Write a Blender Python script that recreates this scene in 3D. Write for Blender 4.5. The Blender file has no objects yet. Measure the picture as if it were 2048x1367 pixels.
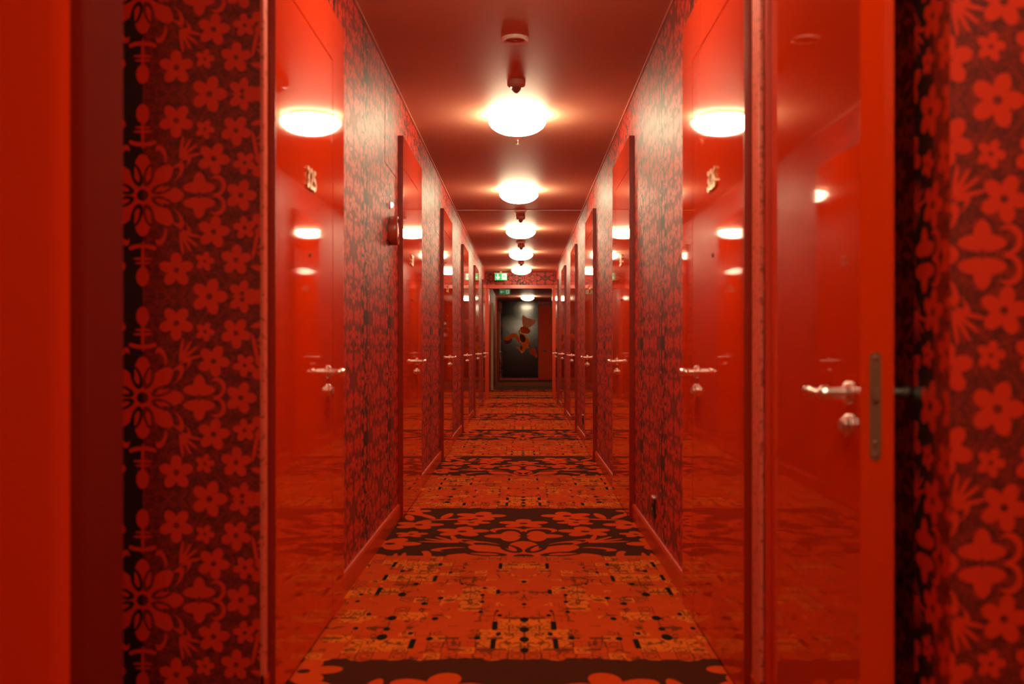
import bpy, bmesh, math, random
from mathutils import Vector, Matrix
random.seed(7)
PI = math.pi
sc = bpy.context.scene
COL = sc.collection

# ------------------------------------------------------------------ camera, world, exposure
F = 1991.0                                    # focal length in pixels of the 2048 px frame
cam_d = bpy.data.cameras.new('camera'); cam = bpy.data.objects.new('camera', cam_d); COL.objects.link(cam)
cam.location = (0, 0, 1.1); cam.rotation_euler = (PI/2, 0, 0)
cam_d.sensor_width = 36.0; cam_d.lens = F/2048*36.0
cam_d.shift_x = (1024-1044.5)/2048; cam_d.shift_y = (697-683.5)/2048
cam_d.clip_start = 0.05; cam_d.clip_end = 200
cam_d.dof.use_dof = True; cam_d.dof.focus_distance = 11.0; cam_d.dof.aperture_fstop = 2.6
sc.camera = cam
w = bpy.data.worlds.new('world'); sc.world = w; w.use_nodes = True
w.node_tree.nodes['Background'].inputs[0].default_value = (0.02, 0.006, 0.004, 1)
w.node_tree.nodes['Background'].inputs[1].default_value = 0.2
sc.view_settings.view_transform = 'Standard'; sc.view_settings.look = 'None'
sc.view_settings.exposure = 0.0; sc.view_settings.gamma = 1.0; sc.view_settings.use_curve_mapping = False
LAMP_COL = (1.0, 0.80, 0.50); LAMP_STR = 60.0
sc.cycles.max_bounces = 7; sc.cycles.diffuse_bounces = 4; sc.cycles.glossy_bounces = 5; sc.cycles.adaptive_threshold = .09; sc.cycles.use_light_tree = False
sc.cycles.sample_clamp_indirect = 6.0
sc.cycles.use_denoising = True

# ------------------------------------------------------------------ node expressions
class E:
    """a float socket (or constant) with arithmetic that writes Math nodes"""
    nt = None
    def __init__(s, v): s.v = v
    @staticmethod
    def m(op, *a):
        n = E.nt.nodes.new('ShaderNodeMath'); n.operation = op
        for i, x in enumerate(a):
            x = x.v if isinstance(x, E) else x
            if isinstance(x, (int, float)): n.inputs[i].default_value = x
            else: E.nt.links.new(x, n.inputs[i])
        return E(n.outputs[0])
    def __add__(s, o): return E.m('ADD', s, o)
    def __radd__(s, o): return E.m('ADD', o, s)
    def __sub__(s, o): return E.m('SUBTRACT', s, o)
    def __rsub__(s, o): return E.m('SUBTRACT', o, s)
    def __mul__(s, o): return E.m('MULTIPLY', s, o)
    def __rmul__(s, o): return E.m('MULTIPLY', o, s)
    def __truediv__(s, o): return E.m('DIVIDE', s, o)
    def __abs__(s): return E.m('ABSOLUTE', s)
def madd(a, b, c): return E.m('MULTIPLY_ADD', a, b, c)
def emin(a, b): return b if a is None else E.m('MINIMUM', a, b)
def emax(a, b): return b if a is None else E.m('MAXIMUM', a, b)
def below(a, t=0.0): return E.m('LESS_THAN', a, t)
def above(a, t=0.0): return E.m('GREATER_THAN', a, t)
def band(a, lo, hi): return above(a, lo)*below(a, hi)
def ell(x, y, cx, cy, a, b, ang=0):           # <0 inside
    c, s = math.cos(ang), math.sin(ang)
    u = madd(x, c/a, madd(y, s/a, -(cx*c+cy*s)/a)); v = madd(x, -s/b, madd(y, c/b, (cx*s-cy*c)/b))
    return madd(u, u, madd(v, v, -1.0))
def rect(x, y, cx, cy, hw, hh):
    return emax(madd(abs(x-cx), 1/hw, -1.0), madd(abs(y-cy), 1/hh, -1.0))
def flower(x, y, cx, cy, R, n=5, ph=0.0, dot=True):
    dx = x-cx; dy = y-cy
    th = E.m('ARCTAN2', dy, dx)
    lobe = madd(abs(E.m('COSINE', madd(th, n/2, ph))), 0.5*R, 0.5*R)
    r = E.m('SQRT', madd(dx, dx, dy*dy))
    f = r-lobe
    return emax(f, 0.17*R-r) if dot else f

def damask_group():
    g = bpy.data.node_groups.new('damask_print', 'ShaderNodeTree')
    g.interface.new_socket('x', in_out='INPUT', socket_type='NodeSocketFloat')
    g.interface.new_socket('y', in_out='INPUT', socket_type='NodeSocketFloat')
    g.interface.new_socket('mask', in_out='OUTPUT', socket_type='NodeSocketFloat')
    gi = g.nodes.new('NodeGroupInput'); go = g.nodes.new('NodeGroupOutput')
    E.nt = g
    x, y = E(gi.outputs[0]), E(gi.outputs[1])
    acc = None
    # five-petalled blossoms (x, y, radius, phase), unit: 0.381 mm
    for (fx, fy, R, ph) in [(570, 295, 132, .3), (270, 600, 140, .8), (500, 530, 80, .2), (535, 813, 148, 0), (750, 520, 125, .6),
                            (820, 262, 95, 1.1), (800, 790, 112, .2), (790, 0, 128, 0), (1010, 228, 138, .5), (1010, 813, 120, .9),
                            (1160, 600, 105, .3)]:
        acc = emin(acc, flower(x, y, fx, fy, R, 5, ph))
    # four-petalled cross flower on the axis
    cr = emin(ell(x, y, 455, 100, 48, 85), ell(x, y, 455, 62, 128, 48))
    acc = emin(acc, emax(cr, 30-(abs(x-455)+abs(y))))
    # curl behind it
    acc = emin(acc, emax(ell(x, y, 600, 80, 70, 82), 0-ell(x, y, 575, 75, 62, 60)))
    # big rosette: scalloped disc with outlined petals
    disc = flower(x, y, 0, 0, 330, 8, 0, False)
    pet = None
    for (a, L, W, d) in [(math.radians(73), 95, 44, 168), (math.radians(19), 95, 42, 168)]:
        o = emax(ell(x, y, d*math.cos(a), d*math.sin(a), L, W, a), 0-ell(x, y, (d+8)*math.cos(a), (d+8)*math.sin(a), L*.68, W*.48, a))
        pet = emin(pet, o)
    core = E.m('SQRT', madd(x, x, y*y))-46
    disc = emax(disc, 0-emin(pet, core))
    acc = emin(acc, disc)
    # crescents round the rosette and a fan of stems
    for (cx, cy, a, b, an, ox, oy) in [(270, 185, 92, 44, .95, -26, -26), (330, 255, 78, 34, .8, -18, -22), (150, 330, 78, 40, 1.9, -8, -32)]:
        acc = emin(acc, emax(ell(x, y, cx, cy, a, b, an), 0-ell(x, y, cx+ox, cy+oy, a*.86, b*.8, an)))
    for an in (12, 38, 60, 82):
        r = math.radians(an)
        acc = emin(acc, ell(x, y, 300+85*math.cos(r), 300+85*math.sin(r), 95, 13, r))
    # bud on the axis with its cross bars
    acc = emin(acc, ell(x, y, 0, 655, 52, 78))
    acc = emin(acc, emax(ell(x, y, 0, 425, 112, 34), 0-ell(x, y, 0, 455, 100, 30)))
    acc = emin(acc, ell(x, y, 0, 510, 76, 11)); acc = emin(acc, ell(x, y, 0, 545, 62, 10)); acc = emin(acc, ell(x, y, 0, 500, 12, 130))
    # leaf sprays near the seam
    for (cx, cy, an) in [(1000, 500, .5), (1060, 560, .9), (960, 590, .2), (1010, 400, -.2)]:
        acc = emin(acc, ell(x, y, cx, cy, 90, 24, an))
    acc = emin(acc, ell(x, y, 905, 400, 16, 120, .2))
    msk = below(acc)
    g.links.new(msk.v, go.inputs[0])
    return g
DAMASK = damask_group()
U = 0.000381
def damask(nt, x, y):
    n = nt.nodes.new('ShaderNodeGroup'); n.node_tree = DAMASK
    nt.links.new(x.v, n.inputs[0]); nt.links.new(y.v, n.inputs[1])
    return E(n.outputs[0])

# ------------------------------------------------------------------ materials
def mat(name, base=(.8, .8, .8), rough=.5, metal=0.0, emit=None, spec=.5, coat=0.0):
    m = bpy.data.materials.new(name); m.use_nodes = True
    b = m.node_tree.nodes['Principled BSDF']
    b.inputs['Base Color'].default_value = (*base, 1); b.inputs['Roughness'].default_value = rough
    b.inputs['Metallic'].default_value = metal; b.inputs['Specular IOR Level'].default_value = spec
    b.inputs['Coat Weight'].default_value = coat
    if emit: b.inputs['Emission Color'].default_value = (*emit[0], 1); b.inputs['Emission Strength'].default_value = emit[1]
    return m
def bsdf(m): return m.node_tree.nodes['Principled BSDF']
def colmix(nt, fac, a, b):
    n = nt.nodes.new('ShaderNodeMix'); n.data_type = 'RGBA'
    nt.links.new(fac.v, n.inputs[0])
    for i, c in ((6, a), (7, b)):
        if isinstance(c, tuple): n.inputs[i].default_value = (*c, 1)
        else: nt.links.new(c, n.inputs[i])
    return n.outputs[2]
def noise(nt, vec, scale, detail=2.0, rough=.5):
    n = nt.nodes.new('ShaderNodeTexNoise'); n.inputs['Scale'].default_value = scale
    n.inputs['Detail'].default_value = detail; n.inputs['Roughness'].default_value = rough
    if vec is not None: nt.links.new(vec, n.inputs['Vector'])
    return E(n.outputs[0])
def vec3(nt, x, y, z=0.0):
    n = nt.nodes.new('ShaderNodeCombineXYZ')
    for i, v in enumerate((x, y, z)):
        if isinstance(v, E): nt.links.new(v.v, n.inputs[i])
        else: n.inputs[i].default_value = v
    return n.outputs[0]
def bump(nt, h, strength, dist, b):
    n = nt.nodes.new('ShaderNodeBump'); n.inputs['Strength'].default_value = strength; n.inputs['Distance'].default_value = dist
    nt.links.new(h.v, n.inputs['Height']); nt.links.new(n.outputs[0], b.inputs['Normal'])

def lacquer(name, base, rough):
    m = mat(name, base, rough); nt = m.node_tree; E.nt = nt
    tc = nt.nodes.new('ShaderNodeTexCoord')
    h = noise(nt, tc.outputs['Object'], 90.0, 2.0)     # faint orange peel in the gloss only
    rg = madd(h, .03, rough-.015); nt.links.new(rg.v, bsdf(m).inputs['Roughness'])
    return m
M = {}
M['lacquer'] = lacquer('red_gloss_lacquer', (.64, .034, .0015), .035)
M['trim'] = mat('red_satin_paint', (.60, .028, .0015), .42)
M['pier'] = mat('matte_red_paint', (.66, .030, .0015), .9, spec=.05)
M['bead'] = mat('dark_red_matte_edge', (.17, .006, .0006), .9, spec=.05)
M['edge'] = mat('dark_red_edging', (.30, .014, .002), .3)
M['base'] = mat('red_baseboard_paint', (.56, .045, .006), .25)
M['gap'] = mat('dark_joint', (.03, .004, .002), .8)

def wallpaper():
    m = mat('damask_wallpaper', rough=.42); nt = m.node_tree; E.nt = nt; b = bsdf(m)
    uv = nt.nodes.new('ShaderNodeUVMap'); uv.uv_map = 'UVMap'
    sep = nt.nodes.new('ShaderNodeSeparateXYZ'); nt.links.new(uv.outputs[0], sep.inputs[0])
    u, v = E(sep.outputs[0]), E(sep.outputs[1])
    x = E.m('PINGPONG', u, .45); y = E.m('PINGPONG', v, .31)
    mask = damask(nt, x*(1/U), y*(1/U))
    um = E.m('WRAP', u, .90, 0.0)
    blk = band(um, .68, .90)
    fold = vec3(nt, x, y)
    g1 = noise(nt, fold, 150.0, 2.0); g2 = noise(nt, fold, 42.0, 1.0)
    speck = above(g1+g2*.6, .80)
    bg = colmix(nt, speck, (.10, .006, .002), (.24, .011, .0025))
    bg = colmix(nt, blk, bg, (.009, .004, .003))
    c = colmix(nt, mask, bg, (.62, .026, .003))
    nt.links.new(c, b.inputs['Base Color'])
    b.inputs['Specular IOR Level'].default_value = .5
    rg = madd(mask, -.05, .52); nt.links.new(rg.v, b.inputs['Roughness'])
    bump(nt, g1, .10, .002, b)
    return m
M['paper'] = wallpaper()

def carpet():
    m = mat('patterned_carpet', rough=1.0, spec=.05); nt = m.node_tree; E.nt = nt; b = bsdf(m)
    geo = nt.nodes.new('ShaderNodeTexCoord')
    sep = nt.nodes.new('ShaderNodeSeparateXYZ'); nt.links.new(geo.outputs['Object'], sep.inputs[0])
    X, Y = E(sep.outputs[0]), E(sep.outputs[1])
    x = abs(X-.008)
    t = E.m('WRAP', Y-5.28, 3.34, 0.0)            # 0..1.59 floral field, then mosaic field
    K = 3.3
    wob = noise(nt, vec3(nt, x*9.0, Y*.2), 1.0, 2.0)
    inA = below(madd(wob, .16, t-.08), 1.59)*above(madd(wob, .10, t-.05), 0.0)
    fl = damask(nt, E.m('PINGPONG', t*(1/K), .50)*(1/U), x*(1/(K*U)))
    fib = noise(nt, geo.outputs['Object'], 700.0, 1.0)
    mott = noise(nt, geo.outputs['Object'], 9.0, 3.0)
    # floral field
    colA = colmix(nt, fl, (.055, .011, .0035), (.52, .046, .003))
    # mosaic field: s = distance from its near edge
    s = t-1.59
    dark = None
    bars = [(.118, 5.05, .009, .06), (.66, 5.08, .009, .06), (.425, 5.08, .010, .03), (.667, 4.79, .009, .06), (.4256, 4.77, .009, .06),
            (.66, 4.52, .010, .07), (.1175, 4.51, .009, .04), (.117, 3.96, .011, .06), (.117, 3.715, .010, .06), (.42, 3.715, .011, .06)]
    dots = [(0, 4.705, 5), (0, 4.29, 4), (.181, 4.58, 4), (.1856, 4.45, 4), (.182, 4.33, 4), (.182, 4.165, 4), (.113, 4.18, 3), (.101, 4.11, 4),
            (0, 4.046, 7), (0, 3.9, 7), (.1, 3.84, 4), (0, 3.77, 7), (0, 3.635, 6), (.18, 3.79, 5), (.36, 3.78, 5), (.44, 3.85, 4),
            (.544, 3.80, 8), (.54, 3.91, 5), (.54, 4.07, 7), (.364, 4.06, 5), (.368, 4.395, 5), (.546, 4.46, 7), (.432, 4.30, 5), (.645, 4.13, 4),
            (.664, 3.92, 4), (.73, 4.46, 4), (.726, 4.34, 4), (.60, 4.93, 5), (.36, 4.90, 4), (.29, 4.66, 3), (.30, 5.0, 3), (.505, 4.66, 5)]
    yy = 5.28-(3.34-t)                               # the near copy: t=1.59 -> 3.53, t=3.34 -> 5.28
    for (cx, cy, hw, hh) in bars: dark = emin(dark, rect(x, yy, cx, cy, hw, hh))
    for (cx, cy, k) in dots: dark = emin(dark, ell(x, yy, cx, cy, .0026*k, .0052*k))
    org = None
    for (cx, cy, hw, hh) in [(0, 3.84, .108, .215), (.535, 3.70, .115, .08), (.545, 4.79, .115, .07), (.545, 5.08, .11, .07), (0, 5.05, .112, .06),
                             (.235, 4.38, .045, .20), (.66, 4.52, .10, .06), (.145, 3.71, .03, .045), (.46, 4.10, .06, .06), (.70, 4.1, .05, .10), (.30, 4.40, .07, .035),
                             (.36, 4.86, .05, .04), (.71, 3.78, .05, .05)]:
        org = emin(org, rect(x, yy, cx, cy, hw, hh))
    scr = noise(nt, vec3(nt, x, yy*.6), 17.0, 1.0)
    line = below(abs(scr-.5), .022)
    inorg = below(org)
    rows = below(abs(E.m('WRAP', yy*7.0, 1.0, 0.0)-.5), .10)
    n2 = noise(nt, vec3(nt, x, yy*.35), 9.0, 1.0)
    rows = rows*above(n2, .52)
    redB = colmix(nt, mott, (.42, .036, .003), (.52, .055, .004))
    # small ornamental tiles: one random value and one ring for each cell
    CX, CY = .0605, .072
    qx, qy = x*(1/CX), yy*(1/CY)
    wn = nt.nodes.new('ShaderNodeTexWhiteNoise'); wn.noise_dimensions = '2D'
    nt.links.new(vec3(nt, E.m('FLOOR', qx), E.m('FLOOR', qy)), wn.inputs['Vector'])
    rv = E(wn.outputs['Value'])
    ax, ay = abs(E.m('FRACT', qx)-.5), abs(E.m('FRACT', qy)-.5)
    rr = E.m('SQRT', madd(ax, ax, ay*ay)); mm = emax(ax, ay)
    ring = band(rr, .24, .33)*above(rv, .62)
    edge = above(mm, .43)*band(rv, .45, .8)
    star = below(ax*ay, .006)*above(mm, .12)*band(rv, .30, .55)
    orn = emax(emax(ring, edge), star)
    patch = emax(inorg, above(rv, .80)*(1.0-fl))
    cB = colmix(nt, patch, redB, (.62, .115, .008))
    lines = emax(emax(line*emax(inorg, above(n2, .50)), rows), orn)
    plain = fl*(1.0-inorg)
    lines = lines*(1.0-plain)
    cB = colmix(nt, lines*.78, cB, (.060, .016, .003))
    cB = colmix(nt, below(dark), cB, (.010, .006, .003))
    c = colmix(nt, inA, cB, colA)
    hs = nt.nodes.new('ShaderNodeMix'); hs.data_type = 'RGBA'; hs.blend_type = 'MULTIPLY'; hs.inputs[0].default_value = 1.0
    nt.links.new(c, hs.inputs[6])
    shade = madd(fib, .7, .65)
    cc = nt.nodes.new('ShaderNodeCombineColor')
    for i in range(3): nt.links.new(shade.v, cc.inputs[i])
    nt.links.new(cc.outputs[0], hs.inputs[7])
    nt.links.new(hs.outputs[2], b.inputs['Base Color'])
    bump(nt, fib, .4, .004, b)
    return m
M['carpet'] = carpet()

def ceiling_paint():
    m = mat('salmon_ceiling_paint', (.66, .33, .22), .55, spec=.3); nt = m.node_tree; E.nt = nt
    tc = nt.nodes.new('ShaderNodeTexCoord')
    h = noise(nt, tc.outputs['Object'], 120.0, 2.0)
    bump(nt, h, .06, .003, bsdf(m))
    return m
M['ceiling'] = ceiling_paint()
M['lobby_floor'] = mat('brown_lobby_carpet', (.11, .028, .008), .95, spec=.1)
M['lobby_paint'] = mat('dark_red_lobby_paint', (.24, .018, .004), .6, spec=.25)
M['chrome'] = mat('polished_nickel', (.97, .92, .86), .28, 1.0)
M['brass'] = mat('champagne_metal_numerals', (.80, .62, .38), .3, 1.0)
M['bronze'] = mat('dull_bronze_plate', (.24, .10, .05), .4, .3)
M['opal'] = mat('glowing_opal_glass', (.9, .85, .78), .2, emit=(LAMP_COL, LAMP_STR))
M['white_metal'] = mat('cream_enamel', (.75, .62, .52), .35)
M['pink_plastic'] = mat('salmon_painted_plastic', (.55, .24, .18), .4)
M['lens'] = mat('dark_faceted_lens', (.22, .12, .09), .08, spec=.8)
M['black'] = mat('black_plastic', (.012, .010, .009), .3)
M['alarm'] = mat('red_alarm_plastic', (.42, .07, .04), .3)
M['strobe'] = mat('clear_white_lens', (.9, .85, .8), .1, emit=((1, .9, .8), 2.0))
M['green'] = mat('lit_green_sign', (.01, .30, .09), .4, emit=((.015, .42, .12), 1.1))
M['sign_white'] = mat('lit_white_symbol', (.8, .85, .8), .4, emit=((.85, 1, .9), 1.0))
M['green_dim'] = mat('dim_green_sign', (.01, .20, .06), .4, emit=((.01, .20, .06), .45))
M['white_dim'] = mat('dim_white_symbol', (.6, .7, .6), .4, emit=((.6, .8, .65), .25))
M['lobby_red'] = mat('red_lobby_door_paint', (.80, .055, .004), .6, spec=.2)
M['beige'] = mat('beige_brushed_metal', (.34, .20, .12), .5)

# ------------------------------------------------------------------ mesh helpers
def bx(bm, x0, x1, y0, y1, z0, z1):
    vs = [bm.verts.new((x, y, z)) for x in (x0, x1) for y in (y0, y1) for z in (z0, z1)]
    for f in ((0, 1, 3, 2), (4, 6, 7, 5), (0, 4, 5, 1), (2, 3, 7, 6), (0, 2, 6, 4), (1, 5, 7, 3)):
        bm.faces.new([vs[i] for i in f])
def lathe(bm, prof, axis='z', c=(0, 0, 0), n=32, sgn=1):
    """revolve (radius, height) pairs about an axis through c; height runs along sgn*axis"""
    rings = []
    for r, h in prof:
        ring = []
        for k in range(n if r > 1e-6 else 1):
            a = 2*PI*k/n; p, q = r*math.cos(a), r*math.sin(a); h2 = h*sgn
            co = {'z': (p, q, h2), 'x': (h2, p, q), 'y': (p, h2, q)}[axis]
            ring.append(bm.verts.new((c[0]+co[0], c[1]+co[1], c[2]+co[2])))
        rings.append(ring)
    for a, b in zip(rings, rings[1:]):
        for k in range(n):
            k2 = (k+1) % n
            if len(a) == 1 and len(b) == 1: break
            if len(a) == 1: bm.faces.new((a[0], b[k], b[k2]))
            elif len(b) == 1: bm.faces.new((a[k], b[0], a[k2]))
            else: bm.faces.new((a[k], b[k], b[k2], a[k2]))
def tube(bm, pts, rads, n=12):
    """tube through points with a radius at each one, closed ends"""
    pts = [Vector(p) for p in pts]; rings = []
    for i, p in enumerate(pts):
        d = (pts[min(i+1, len(pts)-1)]-pts[max(i-1, 0)]).normalized()
        up = Vector((0, 0, 1)) if abs(d.z) < .9 else Vector((1, 0, 0))
        s = d.cross(up).normalized(); t = s.cross(d)
        rings.append([bm.verts.new(p+s*(rads[i]*math.cos(2*PI*k/n))+t*(rads[i]*math.sin(2*PI*k/n))) for k in range(n)])
    for a, b in zip(rings, rings[1:]):
        for k in range(n): bm.faces.new((a[k], a[(k+1) % n], b[(k+1) % n], b[k]))
    bm.faces.new(rings[0]); bm.faces.new(rings[-1][::-1])
def prism(bm, poly, y0, y1):
    """poly in the xz plane extruded from y0 to y1"""
    a = [bm.verts.new((p[0], y0, p[1])) for p in poly]; b = [bm.verts.new((p[0], y1, p[1])) for p in poly]
    bm.faces.new(a); bm.faces.new(b[::-1])
    for k in range(len(poly)):
        k2 = (k+1) % len(poly); bm.faces.new((a[k], b[k], b[k2], a[k2]))
def mesh(name, bm, material, bevel=0.0, smooth=False, uv=None):
    bmesh.ops.recalc_face_normals(bm, faces=bm.faces[:])
    if bevel: bmesh.ops.bevel(bm, geom=bm.edges[:], offset=bevel, segments=2, affect='EDGES', profile=.6)
    bm.normal_update()
    if uv is not None:
        lay = bm.loops.layers.uv.new('UVMap')
        for f in bm.faces:
            nx, ny, nz = (abs(c) for c in f.normal)
            for l in f.loops:
                p = l.vert.co
                if nx >= ny and nx >= nz: l[lay].uv = (p.y-uv['y'], p.z-uv['z'])
                elif ny >= nz: l[lay].uv = (p.x-uv['x'], p.z-uv.get('zx', uv['z']))
                else: l[lay].uv = (p.x-uv['x'], p.y)
    me = bpy.data.meshes.new(name); bm.to_mesh(me); bm.free()
    me.materials.append(material)
    if smooth:
        for p in me.polygons: p.use_smooth = True
        me.set_sharp_from_angle(angle=math.radians(40))
    return me
def obj(name, me, parent=None, loc=(0, 0, 0)):
    o = bpy.data.objects.new(name, me); COL.objects.link(o); o.location = loc
    if parent: o.parent = parent
    return o
def empty(name, loc=(0, 0, 0)):
    o = bpy.data.objects.new(name, None); COL.objects.link(o); o.location = loc; o.empty_display_size = .1; return o
def tag(o, label, cat, group=None, kind=None):
    o['label'] = label; o['category'] = cat
    if group: o['group'] = group
    if kind: o['kind'] = kind
    return o
def boxm(name, x0, x1, y0, y1, z0, z1, m, bevel=0.0, uv=None):
    bm = bmesh.new(); bx(bm, x0, x1, y0, y1, z0, z1); return mesh(name, bm, m, bevel, uv=uv)
def copy_tree(o, parent=None):
    c = o.copy(); COL.objects.link(c); c.parent = parent
    for ch in list(o.children): copy_tree(ch, c)
    return c
def text_mesh(name, s, size, depth, m):
    cu = bpy.data.curves.new(name, 'FONT'); cu.body = s; cu.size = size; cu.extrude = depth; cu.align_x = 'CENTER'; cu.align_y = 'CENTER'; cu.offset = .0018
    cu.resolution_u = 4
    o = bpy.data.objects.new(name, cu); COL.objects.link(o)
    dg = bpy.context.evaluated_depsgraph_get()
    me = bpy.data.meshes.new_from_object(o.evaluated_get(dg)); me.name = name
    bpy.data.objects.remove(o); bpy.data.curves.remove(cu)
    me.materials.clear(); me.materials.append(m); return me

# ------------------------------------------------------------------ setting
XL, XR = -.803, .725          # corridor wall faces
XLF, XRF = -.770, .692        # front faces of the door units, proud of the walls
CZ = 2.76                     # ceiling
YE = 21.70                    # end of the corridor
def struct(name, me, label, cat, parent=None, loc=(0, 0, 0)):
    o = obj(name, me, parent, loc)
    if parent is None: tag(o, label, cat, kind='structure')
    return o
fl = struct('floor', boxm('floor', -2.3, 2.3, -2.6, 27.0, -.1, 0, M['carpet']), 'red and orange patterned carpet running the length of the corridor', 'carpet')
struct('floor_lobby', boxm('floor_lobby', -1.6, 2.2, 27.0, 35.2, -.1, 0, M['lobby_floor']), 'dark brown floor of the far lobby before the fish panel', 'floor')
ce = struct('ceiling', boxm('ceiling', -2.3, 2.3, -2.6, 35.2, CZ, CZ+.1, M['ceiling']), 'salmon red painted corridor ceiling', 'ceiling')
obj('seam_strip', boxm('seam_strip', XL, XR, 11.92, 11.935, CZ-.004, CZ+.001, M['white_metal']), ce)
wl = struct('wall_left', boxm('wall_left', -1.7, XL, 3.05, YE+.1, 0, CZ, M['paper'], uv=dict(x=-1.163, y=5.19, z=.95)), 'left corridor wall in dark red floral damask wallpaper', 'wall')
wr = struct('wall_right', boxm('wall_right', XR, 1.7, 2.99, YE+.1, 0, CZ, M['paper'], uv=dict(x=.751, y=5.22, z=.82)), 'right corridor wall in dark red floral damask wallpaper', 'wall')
struct('wall_niche_left', boxm('wall_niche_left', -1.8, -1.45, 2.24, 3.05, 0, CZ, M['paper'], uv=dict(x=0, y=.3, z=.95)), 'side wall of the recess left of the corridor mouth', 'wall')
struct('wall_niche_right', boxm('wall_niche_right', 1.02, 1.8, 2.18, 2.99, 0, CZ, M['paper'], uv=dict(x=0, y=.3, z=.95)), 'dark side wall of the recess behind the open door', 'wall')
struct('wall_near_right', boxm('wall_near_right', .859, 2.3, 2.0, 2.18, 0, CZ, M['paper'], uv=dict(x=.751, y=2.3, z=1.289)), 'near wallpapered wall end at the right edge with large red blossoms', 'wall')
# bright light on the first bit of corridor wall, put into pale strips
gm = mat('pink_textured_corner_strip', (.72, .13, .07), .45); nt = gm.node_tree; E.nt = nt
_t = nt.nodes.new('ShaderNodeTexCoord'); _n = noise(nt, _t.outputs['Object'], 60.0, 3.0)
nt.links.new(colmix(nt, above(_n, .60), (.74, .13, .07), (.40, .05, .02)), bsdf(gm).inputs['Base Color'])
obj('corner_strip', boxm('corner_strip', XL, XL+.012, 3.05, 3.095, 0, CZ, gm, .002), wl)
obj('corner_strip', boxm('corner_strip', XR-.012, XR, 2.99, 3.095, 0, CZ, gm, .002), wr)
# near red pier on the left, shade on its rounded corner painted as darker red
R_ = .055; xs = -.9
def pier_part(name, poly, m, parent=None):
    bm = bmesh.new()
    lo = [bm.verts.new((p[0], p[1], 0)) for p in poly]; hi = [bm.verts.new((p[0], p[1], CZ)) for p in poly]
    bm.faces.new(lo); bm.faces.new(hi[::-1])
    for k in range(len(poly)):
        k2 = (k+1) % len(poly); bm.faces.new((lo[k], lo[k2], hi[k2], hi[k]))
    return mesh(name, bm, m, smooth=True)
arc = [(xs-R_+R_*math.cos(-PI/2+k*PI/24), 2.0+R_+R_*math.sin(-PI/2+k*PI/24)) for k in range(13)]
pier = struct('trim_1', pier_part('trim_1', [(-2.3, 2.0)]+arc[:7]+[(arc[6][0], 2.245), (-2.3, 2.245)], M['pier']), 'plain red pier with a dark rounded edge at the left border', 'pier')
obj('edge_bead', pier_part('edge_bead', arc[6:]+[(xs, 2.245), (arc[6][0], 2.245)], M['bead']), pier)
struct('trim_2', boxm('trim_2', .727, 1.02, 2.965, 2.99, 0, CZ, M['trim']), 'red door jamb at the hinge of the open door', 'jamb')
struct('wall_room_left', boxm('wall_room_left', -2.4, -2.3, -2.6, 2.0, 0, CZ, M['paper'], uv=dict(x=0, y=0, z=0)), 'left wall of the space behind the camera', 'wall')
struct('wall_room_right', boxm('wall_room_right', 2.3, 2.4, -2.6, 2.0, 0, CZ, M['paper'], uv=dict(x=0, y=0, z=0)), 'right wall of the space behind the camera', 'wall')
struct('wall_back', boxm('wall_back', -2.3, 2.3, -2.7, -2.6, 0, CZ, M['paper'], uv=dict(x=0, y=0, z=0)), 'wall behind the camera', 'wall')
# end of the corridor: papered header over a red door frame
struct('wall_end', boxm('wall_end', XL, XR, YE, YE+.12, 2.49, CZ, M['paper'], uv=dict(x=.05, y=0, z=2.64)), 'wallpapered header above the doorway at the corridor end', 'wall')
tf = empty('trim_3', (0, YE, 0)); tag(tf, 'red painted frame of the doorway at the corridor end', 'door frame', kind='structure')
obj('head', boxm('head', XL, XR, -.02, .14, 2.41, 2.49, M['base'], .004), tf)
obj('jamb', boxm('jamb', XL, -.725, -.02, .14, 0, 2.41, M['base'], .004), tf)
obj('jamb', boxm('jamb', .655, XR, -.02, .14, 0, 2.41, M['base'], .004), tf)
# far lobby
struct('wall_lobby_left', boxm('wall_lobby_left', -1.2, -.83, YE+.12, 35.0, 0, CZ, M['lobby_paint']), 'dark red left wall of the far lobby', 'wall')
struct('wall_lobby_right', boxm('wall_lobby_right', 1.10, 1.5, YE+.12, 35.0, 0, CZ, M['lobby_paint']), 'dark red right wall of the far lobby', 'wall')
struct('wall_far', boxm('wall_far', -1.2, 1.5, 35.0, 35.2, 0, CZ, M['paper'], uv=dict(x=.2, y=0, z=2.6)), 'far end wall behind the goldfish panel', 'wall')
struct('baseboard_far', boxm('baseboard_far', -.83, 1.10, 34.97, 35.0, 0, .07, M['base']), 'red baseboard below the goldfish panel', 'baseboard')
struct('trim_4', boxm('trim_4', XL, XR, 22.95, 23.0, -.001, .006, M['beige']), 'thin metal strip across the carpet past the far doorway', 'floor strip')

# door units: near edges along the corridor
DY = [3.11+3.33*k for k in range(6)]
DW = 1.19; DH = 2.478; LT = 2.268
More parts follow.
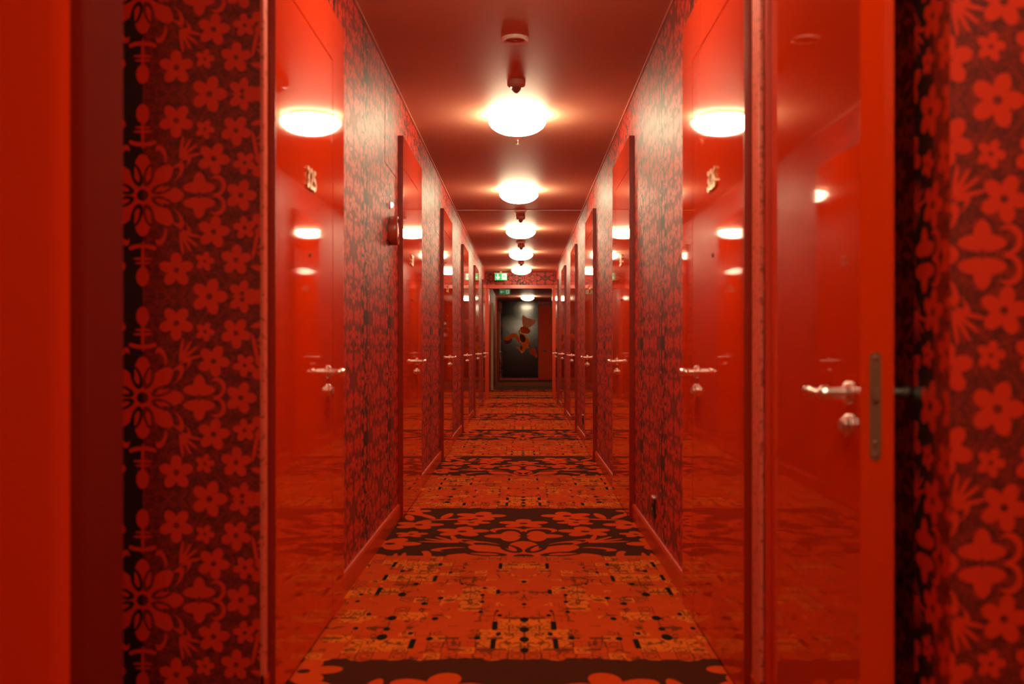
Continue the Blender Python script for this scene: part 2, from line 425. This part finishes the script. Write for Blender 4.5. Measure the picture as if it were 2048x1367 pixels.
# baseboards and ceiling edge strips
for side, xw, nm in ((-1, XL, 'left'), (1, XR, 'right')):
    root = empty('baseboard_'+nm, (xw, 3.0, 0)); tag(root, 'red skirting board along the %s corridor wall' % nm, 'baseboard', kind='structure')
    segs = [(3.05 if side < 0 else 2.99, DY[0])]+[(DY[k]+DW, DY[k+1]) for k in range(5)]+[(DY[5]+DW, YE-.02)]
    for a, b in segs:
        n = -side
        bm = bmesh.new()
        prof = [(0, 0), (.016*n, 0), (.016*n, .085), (.010*n, .098), (0, .10)]
        p0 = [bm.verts.new((p[0], a-3.0, p[1])) for p in prof]; p1 = [bm.verts.new((p[0], b-3.0, p[1])) for p in prof]
        bm.faces.new(p0); bm.faces.new(p1[::-1])
        for k in range(len(prof)):
            k2 = (k+1) % len(prof); bm.faces.new((p0[k], p0[k2], p1[k2], p1[k]))
        obj('board', mesh('board', bm, M['base']), root)
    x0, x1 = (xw, xw+.012) if side < 0 else (xw-.012, xw)
    struct('trim_cornice_'+nm, boxm('trim_cornice_'+nm, x0, x1, 3.05 if side < 0 else 2.99, YE, CZ-.010, CZ, M['pink_plastic']), 'thin pale strip where the %s wall meets the ceiling' % nm, 'trim')
    # flush access hatches cut into the wallpaper
    for a, b, z0, z1 in ([(5.82, 6.34, 2.19, 2.67), (9.16, 9.68, 2.19, 2.67)] if side < 0 else [(11.2, 11.72, 2.19, 2.67)]):
        w_ = wl if side < 0 else wr; u_ = dict(x=0, y=5.19 if side < 0 else 5.22, z=.95 if side < 0 else .82)
        d = .0012
        obj('hatch_joint', boxm('hatch_joint', *sorted((xw, xw-side*.0006)), a-.009, b+.009, z0-.004, z1+.004, M['gap']), w_)
        obj('access_hatch', boxm('access_hatch', *sorted((xw, xw-side*d)), a, b, z0, z1, M['paper'], uv=u_), w_)

# ------------------------------------------------------------------ doors
def lever_mesh(n, arm, length=.135):
    """lever on a face whose outward direction is n*x; arm points along arm*y; origin on the face"""
    bm = bmesh.new()
    lathe(bm, [(0, 0), (.026, 0), (.026, .006), (.022, .010), (.013, .012), (.012, .046), (.016, .050), (.016, .062), (.012, .068), (0, .070)], 'x', n=20, sgn=n)
    L = length*arm
    tube(bm, [(n*.056, 0, 0), (n*.056, .02*arm, 0), (n*.058, .36*L, -.001), (n*.060, .55*L, -.001), (n*.060, .62*L, -.001), (n*.058, .68*L, 0), (n*.056, .93*L, .001), (n*.056, .955*L, .001), (n*.056, L, .001), (n*.056, L*1.05, .001)],
         [.011, .0095, .008, .009, .0125, .009, .008, .0115, .0115, .004], 14)
    return mesh('lever_handle', bm, M['chrome'], smooth=True)
def lock_mesh(n):
    bm = bmesh.new()
    lathe(bm, [(0, 0), (.025, 0), (.025, .006), (.021, .010), (.016, .011), (.016, .016), (.011, .019), (0, .020)], 'x', n=20, sgn=n)
    bx(bm, *sorted((n*.018, n*.024)), -.003, .003, -.011, .011)
    return mesh('thumb_turn', bm, M['chrome'], smooth=True)
def peep_mesh(n):
    bm = bmesh.new(); lathe(bm, [(0, 0), (.008, 0), (.008, .004), (.005, .005), (.004, .002), (0, .002)], 'x', n=16, sgn=n)
    return mesh('peephole', bm, M['bronze'], smooth=True)
def frame_mesh(side):
    n = -side; t = .033*n
    bm = bmesh.new(); lo, hi = sorted((-t, 0))
    # one piece: near stile, head and wide side panel round the leaf opening
    oy, oz = [0, .030, .940, DW], [0, LT+.004, DH]
    for (a, b, z0, z1) in ((0, .030, 0, LT+.006), (.942, DW, 0, LT+.006)):
        bx(bm, lo, hi, a, b, z0, z1)
    bx(bm, lo, hi, 0, DW, LT+.006, DH)
    bmesh.ops.remove_doubles(bm, verts=bm.verts[:], dist=1e-5)
    return mesh('frame', bm, M['lacquer'])
def make_door(side):
    n = -side; t = .033*n
    root = empty('door_0', (XLF if side < 0 else XRF, 0, 0))
    obj('frame', frame_mesh(side), root)
    obj('edge_band', boxm('edge_band', *sorted((-t, 0)), -.003, 0, 0, DH, M['edge']), root)
    obj('rebate', boxm('rebate', *sorted((-t, -t*.8)), .030, .942, 0, LT+.006, M['gap']), root)
    leaf = obj('leaf', boxm('leaf', *sorted((-t*.78, 0)), .033, .932, .012, LT, M['lacquer'], .0012), root)
    obj('lever_handle', lever_mesh(n, -1, .085), leaf, (0, .835, 1.008))
    obj('thumb_turn', lock_mesh(n), leaf, (0, .835, .935))
    obj('peephole', peep_mesh(n), leaf, (0, .50, 1.44))
    return root
NUM = [('325', '326'), ('327', '328'), ('329', '330')]
place = ['nearest', 'second', 'third', 'fourth', 'fifth', 'farthest']
k_door = 0
for side, sd in ((-1, 'left'), (1, 'right')):
    proto = make_door(side)
    for k in range(6):
        d = proto if k == 0 else copy_tree(proto)
        k_door += 1
        d.name = 'door_%d' % k_door; d.location.y = DY[k]
        tag(d, 'glossy red lacquered room door with lever, %s along the %s wall' % (place[k], sd), 'door', 'red room doors along the %s wall' % sd, 'structure')
    # numerals after copying, so each carries its own
    for k in range(3):
        d = bpy.data.objects['door_%d' % (k+1 if side < 0 else k+7)]
        leaf = [c for c in d.children if c.name.startswith('leaf')][0]
        me = text_mesh('room_number', NUM[k][0 if side < 0 else 1], .105, .004, M['brass'])
        o = obj('room_number', me, leaf, (-side*.004, .50, 1.71))
        o.rotation_euler = (PI/2, 0, PI/2) if side < 0 else (PI/2, 0, -PI/2)
# the open door at the right
LX = .740
fd = empty('door_13', (LX, 2.18, 0)); tag(fd, 'open red gloss door leaf swung toward the camera at right', 'door', kind='structure')
leaf = obj('leaf', boxm('leaf', 0, .074, 0, .785, .010, 2.45, M['lacquer']), fd)
obj('lever_handle', lever_mesh(-1, 1), leaf, (0, .072, 1.0)); obj('thumb_turn', lock_mesh(-1), leaf, (0, .072, .927))
obj('lever_handle', lever_mesh(1, 1), leaf, (.074, .072, 1.0)); obj('thumb_turn', lock_mesh(1), leaf, (.074, .072, .927))
bm = bmesh.new()
pl = []
for cz, a0 in ((1.08, 0), (.868, PI)):
    for q in range(9): pl.append((.033+.0125*math.cos(a0+q*PI/8), cz+.0125*math.sin(a0+q*PI/8)))
prism(bm, pl, -.002, .002)
lp = obj('lock_plate', mesh('lock_plate', bm, M['bronze']), leaf); lp['label'] = 'long rounded bronze lock plate'
for cz in (1.08, .868, .893):
    bm = bmesh.new(); lathe(bm, [(0, .0035), (.004, .003), (.0055, .001), (.0055, 0)], 'y', n=12, sgn=-1)
    obj('screw', mesh('screw', bm, M['chrome'], smooth=True), lp, (.033, -.002, cz))
obj('latch_bolt', boxm('latch_bolt', .026, .040, -.008, 0, .985, 1.012, M['bronze'], .002), lp)
for z in (.25, 1.2, 2.15):
    bm = bmesh.new(); lathe(bm, [(0, -.05), (.009, -.05), (.009, .05), (0, .05)], 'z', c=(.08, .79, z), n=12)
    obj('hinge', mesh('hinge', bm, M['chrome'], smooth=True), leaf)

# ------------------------------------------------------------------ ceiling lamps
bm = bmesh.new(); lathe(bm, [(0, 0), (.165, 0), (.168, -.012), (.160, -.030), (.05, -.030), (0, -.030)], 'z', n=48)
ring_me = mesh('mounting_plate', bm, M['white_metal'], smooth=True)
bm = bmesh.new()
prof = [(.145, -.018), (.182, -.026), (.199, -.038), (.203, -.052), (.197, -.070), (.180, -.090), (.153, -.109), (.117, -.125), (.076, -.135), (.035, -.1395), (0, -.140)]
lathe(bm, prof, 'z', n=26)
shade_me = mesh('glass_shade', bm, M['opal'], smooth=True)
LY = [.95, 3.75, 7.08, 10.41, 13.74, 17.07, 20.40, 31.5, 24.6, -1.3]  # first entry and those after the far lobby lamp: unseen fill lamps, added
LL = ['glowing dome lamp on the ceiling just above the camera', 'glowing dome lamp just above the top edge of the view', 'largest glowing white dome lamp, nearest on the corridor ceiling',
      'second glowing dome lamp along the corridor ceiling', 'third glowing dome lamp along the corridor ceiling', 'fourth glowing dome lamp along the corridor ceiling', 'last glowing dome lamp before the papered header', 'small glowing dome lamp in the lobby above the fish panel', 'dome lamp hidden behind the papered header in the lobby', 'glowing dome lamp farther back in the space behind the camera']
for i, y in enumerate(LY):
    t = empty('ceiling_lamp', (.45 if i == 0 else 0 if i == 9 else (-.035 if i < 4 else -.02) if i < 7 else .17, y, CZ)); tag(t, LL[i], 'lamp', 'dome lamps on the ceiling')
    obj('mounting_plate', ring_me, t); obj('glass_shade', shade_me, t)

# ------------------------------------------------------------------ ceiling fittings
def lathe_obj(name, prof, m, parent=None, loc=(0, 0, 0), axis='z', n=28, sgn=1):
    bm = bmesh.new(); lathe(bm, prof, axis, n=n, sgn=sgn); return obj(name, mesh(name, bm, m, smooth=True), parent, loc)
def speaker(loc, label):
    t = empty('ceiling_speaker', loc); tag(t, label, 'speaker', 'round ceiling speakers')
    lathe_obj('rim', [(.050, 0), (.050, -.006), (.056, -.012), (.066, -.014), (.073, -.009), (.075, 0)], M['white_metal'], t)
    lathe_obj('cone', [(0, -.012), (.012, -.010), (.022, -.004), (.048, -.002), (.050, -.004), (.050, 0)], M['pink_plastic'], t)
speaker((-.038, 5.33, CZ), 'round recessed ceiling ring nearest the camera')
speaker((-.025, 12.02, CZ), 'round recessed ceiling ring just past the ceiling seam')
speaker((-.02, 15.5, CZ), 'round recessed ceiling ring before the fourth lamp')
def detector(loc, label):
    t = empty('smoke_detector', loc); tag(t, label, 'detector', 'ceiling detectors')
    lathe_obj('base', [(0, 0), (.056, 0), (.056, -.030), (.044, -.042), (.030, -.044), (0, -.044)], M['pink_plastic'], t)
    ln = lathe_obj('sensor_cone', [(.031, -.043), (.028, -.056), (.017, -.070), (.004, -.080), (0, -.080)], M['lens'], t, n=10)
    lathe_obj('indicator', [(0, -.052), (.004, -.050), (.005, -.046), (.004, -.040)], M['strobe'], t, (-.032, -.012, 0), n=10)
detector((-.037, 6.17, CZ), 'detector with dark cone hanging before the nearest lamp')
detector((-.02, 12.5, CZ), 'detector with dark cone before the third lamp')
detector((-.018, 15.95, CZ), 'detector with dark cone before the fourth lamp')
detector((-.02, 19.1, CZ), 'detector with dark cone before the last lamp')
def sprinkler(loc, label):
    t = empty('sprinkler_head', loc); tag(t, label, 'sprinkler', 'ceiling sprinklers')
    lathe_obj('rosette', [(0, 0), (.028, 0), (.026, -.005), (.010, -.007), (0, -.007)], M['pink_plastic'], t)
    lathe_obj('body', [(.008, -.006), (.008, -.022), (.005, -.026), (.004, -.038), (.006, -.040), (0, -.040)], M['chrome'], t, n=12)
    lathe_obj('deflector', [(0, -.044), (.016, -.043), (.016, -.041), (0, -.040)], M['chrome'], t, n=12)
sprinkler((-.035, 7.88, CZ), 'small sprinkler head below the nearest lamp')
sprinkler((.17, 30.3, CZ), 'small dark sprinkler head before the lobby lamp')

# ------------------------------------------------------------------ exit signs
def exit_sign(loc, W, H, arrow, green, white, label, rod):
    t = empty('exit_sign', loc); tag(t, label, 'exit sign')
    obj('housing', boxm('housing', -W/2, W/2, 0, .04, -H, 0, green, .003), t)
    obj('mounting_bracket', boxm('mounting_bracket', -W*.56, W*.56, .0, .05, 0, .012, M['white_metal'], .002), t)
    obj('hanger', boxm('hanger', -.02, .02, .015, .03, .01, rod, M['white_metal']), t)
    bm = bmesh.new(); s = H*.42; cx, cz = -W*.25, -H*.5
    if arrow == 'down': pts = [(-.16, 1), (.16, 1), (.16, -.35), (.62, .15), (.62, -.3), (0, -1), (-.62, -.3), (-.62, .15), (-.16, -.35)]
    else: pts = [(1, -.13), (1, .13), (-.35, .13), (.1, .6), (-.3, .6), (-1, 0), (-.3, -.6), (.1, -.6), (-.35, -.13)]
    prism(bm, [(cx+p[0]*s, cz+p[1]*s) for p in pts], -.003, .001)
    obj('arrow', mesh('arrow', bm, white), t)
    bm = bmesh.new(); cx = W*.26
    bx(bm, cx-s*.75, cx+s*.85, -.003, .001, cz-s, cz+s)
    dp = obj('doorway_symbol', mesh('doorway_symbol', bm, white), t)
    bm = bmesh.new()
    def cap(p, q, r):
        d = Vector((q[0]-p[0], q[1]-p[1])).normalized(); nn = Vector((-d.y, d.x))*r
        prism(bm, [(cx+(p[0]+nn.x)*s, cz+(p[1]+nn.y)*s), (cx+(q[0]+nn.x)*s, cz+(q[1]+nn.y)*s), (cx+(q[0]-nn.x)*s, cz+(q[1]-nn.y)*s), (cx+(p[0]-nn.x)*s, cz+(p[1]-nn.y)*s)], -.005, -.0025)
    prism(bm, [(cx+(.12+.17*math.cos(a*PI/5))*s, cz+(.68+.17*math.sin(a*PI/5))*s) for a in range(10)], -.005, -.0025)
    cap((.05, .5), (-.1, -.1), .17); cap((-.1, -.1), (.25, -.45), .11); cap((.25, -.45), (.15, -.9), .09); cap((-.1, -.1), (-.35, -.55), .11); cap((-.35, -.55), (-.75, -.65), .09)
    cap((0, .4), (-.45, .15), .08); cap((.05, .4), (.45, .1), .08)
    obj('running_figure', mesh('running_figure', bm, green), dp)
exit_sign((-.458, 21.35, 2.715), .265, .145, 'down', M['green'], M['sign_white'], 'bright green exit sign with down arrow on the papered header', .045)
exit_sign((-.475, 27.0, 2.705), .29, .13, 'left', M['green_dim'], M['white_dim'], 'dim green exit sign with left arrow in the far lobby', .055)

# ------------------------------------------------------------------ wall fittings
t = empty('alarm_sounder', (XL, 6.07, 1.82)); tag(t, 'round red alarm sounder on the left wall before the second door', 'alarm')
lathe_obj('housing', [(0, 0), (.088, 0), (.090, .035), (.086, .046), (.074, .050), (.070, .040), (0, .036)], M['alarm'], t, axis='x', n=36)
lathe_obj('grille_disc', [(0, .046), (.030, .046), (.055, .042), (.060, .036), (0, .036)], M['alarm'], t, axis='x', n=36)
t = empty('strobe_light', (XL, 6.03, 1.97)); tag(t, 'tiny white indicator light above the round red sounder', 'indicator')
lathe_obj('bezel', [(0, 0), (.024, 0), (.024, .006), (.018, .008), (0, .008)], M['white_metal'], t, axis='x', n=20)
lathe_obj('lens', [(.018, .007), (.016, .016), (.009, .022), (0, .024)], M['strobe'], t, axis='x', n=20)
for i, (y, z, lb) in enumerate([(5.45, .232, 'black wall socket with steel rim low on the right wall, nearest'), (11.8, .26, 'black wall socket low on the right wall before the fourth door'), (18.4, .28, 'tiny black wall socket low on the right wall, farthest')]):
    t = empty('wall_socket', (XR, y, z)); tag(t, lb, 'socket', 'sockets on the right wall')
    obj('cover_plate', boxm('cover_plate', -.010, 0, -.041, .041, -.055, .055, M['black'], .003), t)
    lathe_obj('socket_well', [(.022, .010), (.024, .012), (.021, .013), (.020, .006), (0, .006)], M['black'], t, axis='x', n=20, sgn=-1)
    obj('steel_rim', boxm('steel_rim', -.014, 0, -.043, .043, .050, .060, M['chrome'], .002), t)

# ------------------------------------------------------------------ far lobby
def fx(cx): return (980+cx/7.59-1044.5)*35/F
def fz(cy): return 1.1+(697-590-cy/7.59)*35/F
pm = mat('black_print_panel', (.008, .006, .005), .12); nt = pm.node_tree; E.nt = nt
tc = nt.nodes.new('ShaderNodeTexCoord'); sp = nt.nodes.new('ShaderNodeSeparateXYZ'); nt.links.new(tc.outputs['Object'], sp.inputs[0])
px, pz = E(sp.outputs[0]), E(sp.outputs[2])
tot = None
for (cx, cy, rx, rz, s) in [(500, 225, .30, .26, .9), (330, 420, .30, .30, .55), (680, 480, .16, .34, .35), (590, 140, .20, .16, .5)]:
    d = ell(px, pz, fx(cx), fz(cy), rx*1.25, rz*1.25)
    g = E.m('MAXIMUM', 0-d, 0.0)*s
    tot = g if tot is None else tot+g
nz = noise(nt, tc.outputs['Object'], 5.0, 2.0)
tot = E.m('MINIMUM', tot*(nz*.7+.3), 1.0)
c = colmix(nt, tot, (.008, .005, .004), (.30, .27, .19)); nt.links.new(c, bsdf(pm).inputs['Base Color'])
panel = obj('fish_panel', boxm('fish_panel', fx(190), fx(727), 34.93, 34.998, fz(1240), fz(92), pm)); tag(panel, 'tall black panel printed with a red goldfish at the far end', 'picture')
def print_mat(name, c1, c2):
    m = mat(name, c1, .6, spec=.08); nt = m.node_tree; E.nt = nt
    t_ = nt.nodes.new('ShaderNodeTexCoord'); n_ = noise(nt, t_.outputs['Object'], 14.0, 3.0)
    f = E.m('MINIMUM', E.m('MAXIMUM', (n_-.35)*3.0, 0.0), 1.0)
    nt.links.new(colmix(nt, f, c1, c2), bsdf(m).inputs['Base Color']); return m
pS = print_mat('print_salmon', (.95, .27, .13), (1.0, .38, .20)); pO = print_mat('print_orange', (.85, .10, .006), (1.0, .20, .02)); pD = print_mat('print_dark', (.05, .012, .006), (.20, .03, .01)); pG = print_mat('print_gold', (.75, .40, .12), (.9, .55, .2)); pR = print_mat('print_red', (.60, .04, .005), (.80, .09, .01)); pF = print_mat('print_faint', (.12, .015, .008), (.25, .03, .012))
def smooth_poly(p, it=2):
    for _ in range(it):
        q = []
        for i in range(len(p)):
            a, b = p[i], p[(i+1) % len(p)]
            q.append((a[0]*.75+b[0]*.25, a[1]*.75+b[1]*.25)); q.append((a[0]*.25+b[0]*.75, a[1]*.25+b[1]*.75))
        p = q
    return p
FISH = [('fin_print', pF, [(205, 690), (260, 640), (330, 650), (340, 690), (290, 740), (230, 740)]),
        ('fin_print', pO, [(205, 650), (250, 620), (300, 605), (335, 575), (400, 580), (440, 630), (460, 690), (452, 750), (432, 725), (405, 670), (360, 640), (310, 665), (270, 690), (225, 680)]),
        ('tail_print', pS, [(495, 292), (520, 315), (570, 345), (640, 365), (712, 376), (690, 420), (650, 455), (600, 490), (560, 505), (515, 490), (490, 450), (488, 370)]),
        ('tail_print', pR, [(470, 480), (520, 470), (570, 495), (610, 520), (615, 560), (575, 590), (530, 585), (490, 580), (455, 560), (450, 515)]),
        ('body_print', pO, [(440, 560), (480, 580), (530, 600), (575, 640), (592, 700), (580, 760), (606, 815), (560, 795), (530, 830), (515, 870), (480, 878), (450, 850), (430, 810), (392, 795), (425, 780), (465, 805), (480, 760), (470, 720), (452, 660)]),
        ('body_print', pD, [(455, 590), (500, 600), (535, 630), (545, 690), (520, 720), (490, 715), (465, 690), (450, 640)]),
        ('body_print', pD, [(470, 760), (495, 770), (490, 830), (470, 840), (455, 800)]),
        ('fin_print', pG, [(422, 550), (450, 520), (478, 520), (462, 560), (445, 595), (428, 585)]),
        ('fin_print', pG, [(520, 605), (550, 595), (575, 630), (590, 675), (565, 665), (540, 640)]),
        ('fin_print', pO, [(565, 680), (605, 700), (652, 682), (620, 715), (600, 740), (570, 735)]),
        ('fin_print', pG, [(465, 862), (490, 850), (500, 870), (482, 885)]),
        ('fin_print', pR, [(595, 850), (620, 810), (660, 790), (695, 810), (700, 860), (722, 925), (705, 955), (680, 930), (650, 905), (610, 885)]),
        ('fin_print', pF, [(515, 970), (545, 925), (572, 935), (570, 1000), (545, 985)])]
for i, (nm, m_, p) in enumerate(FISH):
    bm = bmesh.new(); e = .0005*(i+1)
    prism(bm, [(fx(a), fz(b)) for a, b in smooth_poly(p)], 34.93-.001-e, 34.93)
    o = obj(nm, mesh(nm, bm, m_), panel)
# red lobby door right of the panel
ld = empty('door_14', (.80, 35.0, 0)); tag(ld, 'plain red door beside the goldfish panel in the far lobby', 'door', kind='structure')
obj('frame', boxm('frame', -.225, .29, -.03, 0, 0, 2.60, M['lobby_red']), ld)
l2 = obj('leaf', boxm('leaf', -.20, .29, -.045, -.03, .01, 2.40, M['lobby_red'], .002), ld)
obj('lock_plate', boxm('lock_plate', -.07, .055, -.06, -.045, .99, 1.05, M['black'], .004), l2)
# beige posts, open door edge and dark handle on the lobby's left wall
p = obj('wall_post', boxm('wall_post', -.83, -.765, 26.3, 26.36, 0, 2.31, M['beige'], .004)); tag(p, 'taller beige vertical post on the lobby left wall', 'post')
p = obj('wall_post', boxm('wall_post', -.865, -.815, 31.6, 31.75, 0, 1.88, M['beige'], .004)); tag(p, 'shorter beige vertical post on the lobby left wall', 'post')
ld = empty('door_15', (-.83, 33.2, 0)); tag(ld, 'dark red lobby door on the left beside the fish panel', 'door', kind='structure')
l2 = obj('leaf', boxm('leaf', 0, .05, 0, .95, .01, 2.35, M['lobby_paint'], .003), ld)
obj('edge_strip', boxm('edge_strip', .05, .085, .94, .96, .75, 2.3, M['beige']), ld)
obj('lever_handle', lever_mesh(1, -1), l2, (.05, .85, 1.0))
# ornate dark plaque on the right lobby wall, seen almost edge on
bm = bmesh.new()
poly = []
for k in range(96):
    a = 2*PI*k/96; r = 1+.10*math.cos(9*a)
    poly.append((.30*r*math.cos(a), .46*r*math.sin(a)))
a_ = [bm.verts.new((0, p[0], p[1])) for p in poly]; b_ = [bm.verts.new((-.07, p[0]*.92, p[1]*.92)) for p in poly]; c_ = [bm.verts.new((-.07, p[0]*.7, p[1]*.7)) for p in poly]; d_ = [bm.verts.new((-.03, p[0]*.66, p[1]*.66)) for p in poly]
for r0, r1 in ((a_, b_), (b_, c_), (c_, d_)):
    for k in range(96): bm.faces.new((r0[k], r0[(k+1) % 96], r1[(k+1) % 96], r1[k]))
t = empty('ornate_mirror', (1.10, 33.6, 1.63)); tag(t, 'dark scalloped ornate mirror frame on the right lobby wall', 'mirror')
obj('scalloped_frame', mesh('scalloped_frame', bm, M['black'], smooth=True), t)
bm = bmesh.new(); bm.faces.new([bm.verts.new((-.03, p[0]*.67, p[1]*.67)) for p in poly])
obj('glass', mesh('glass', bm, M['chrome']), t)
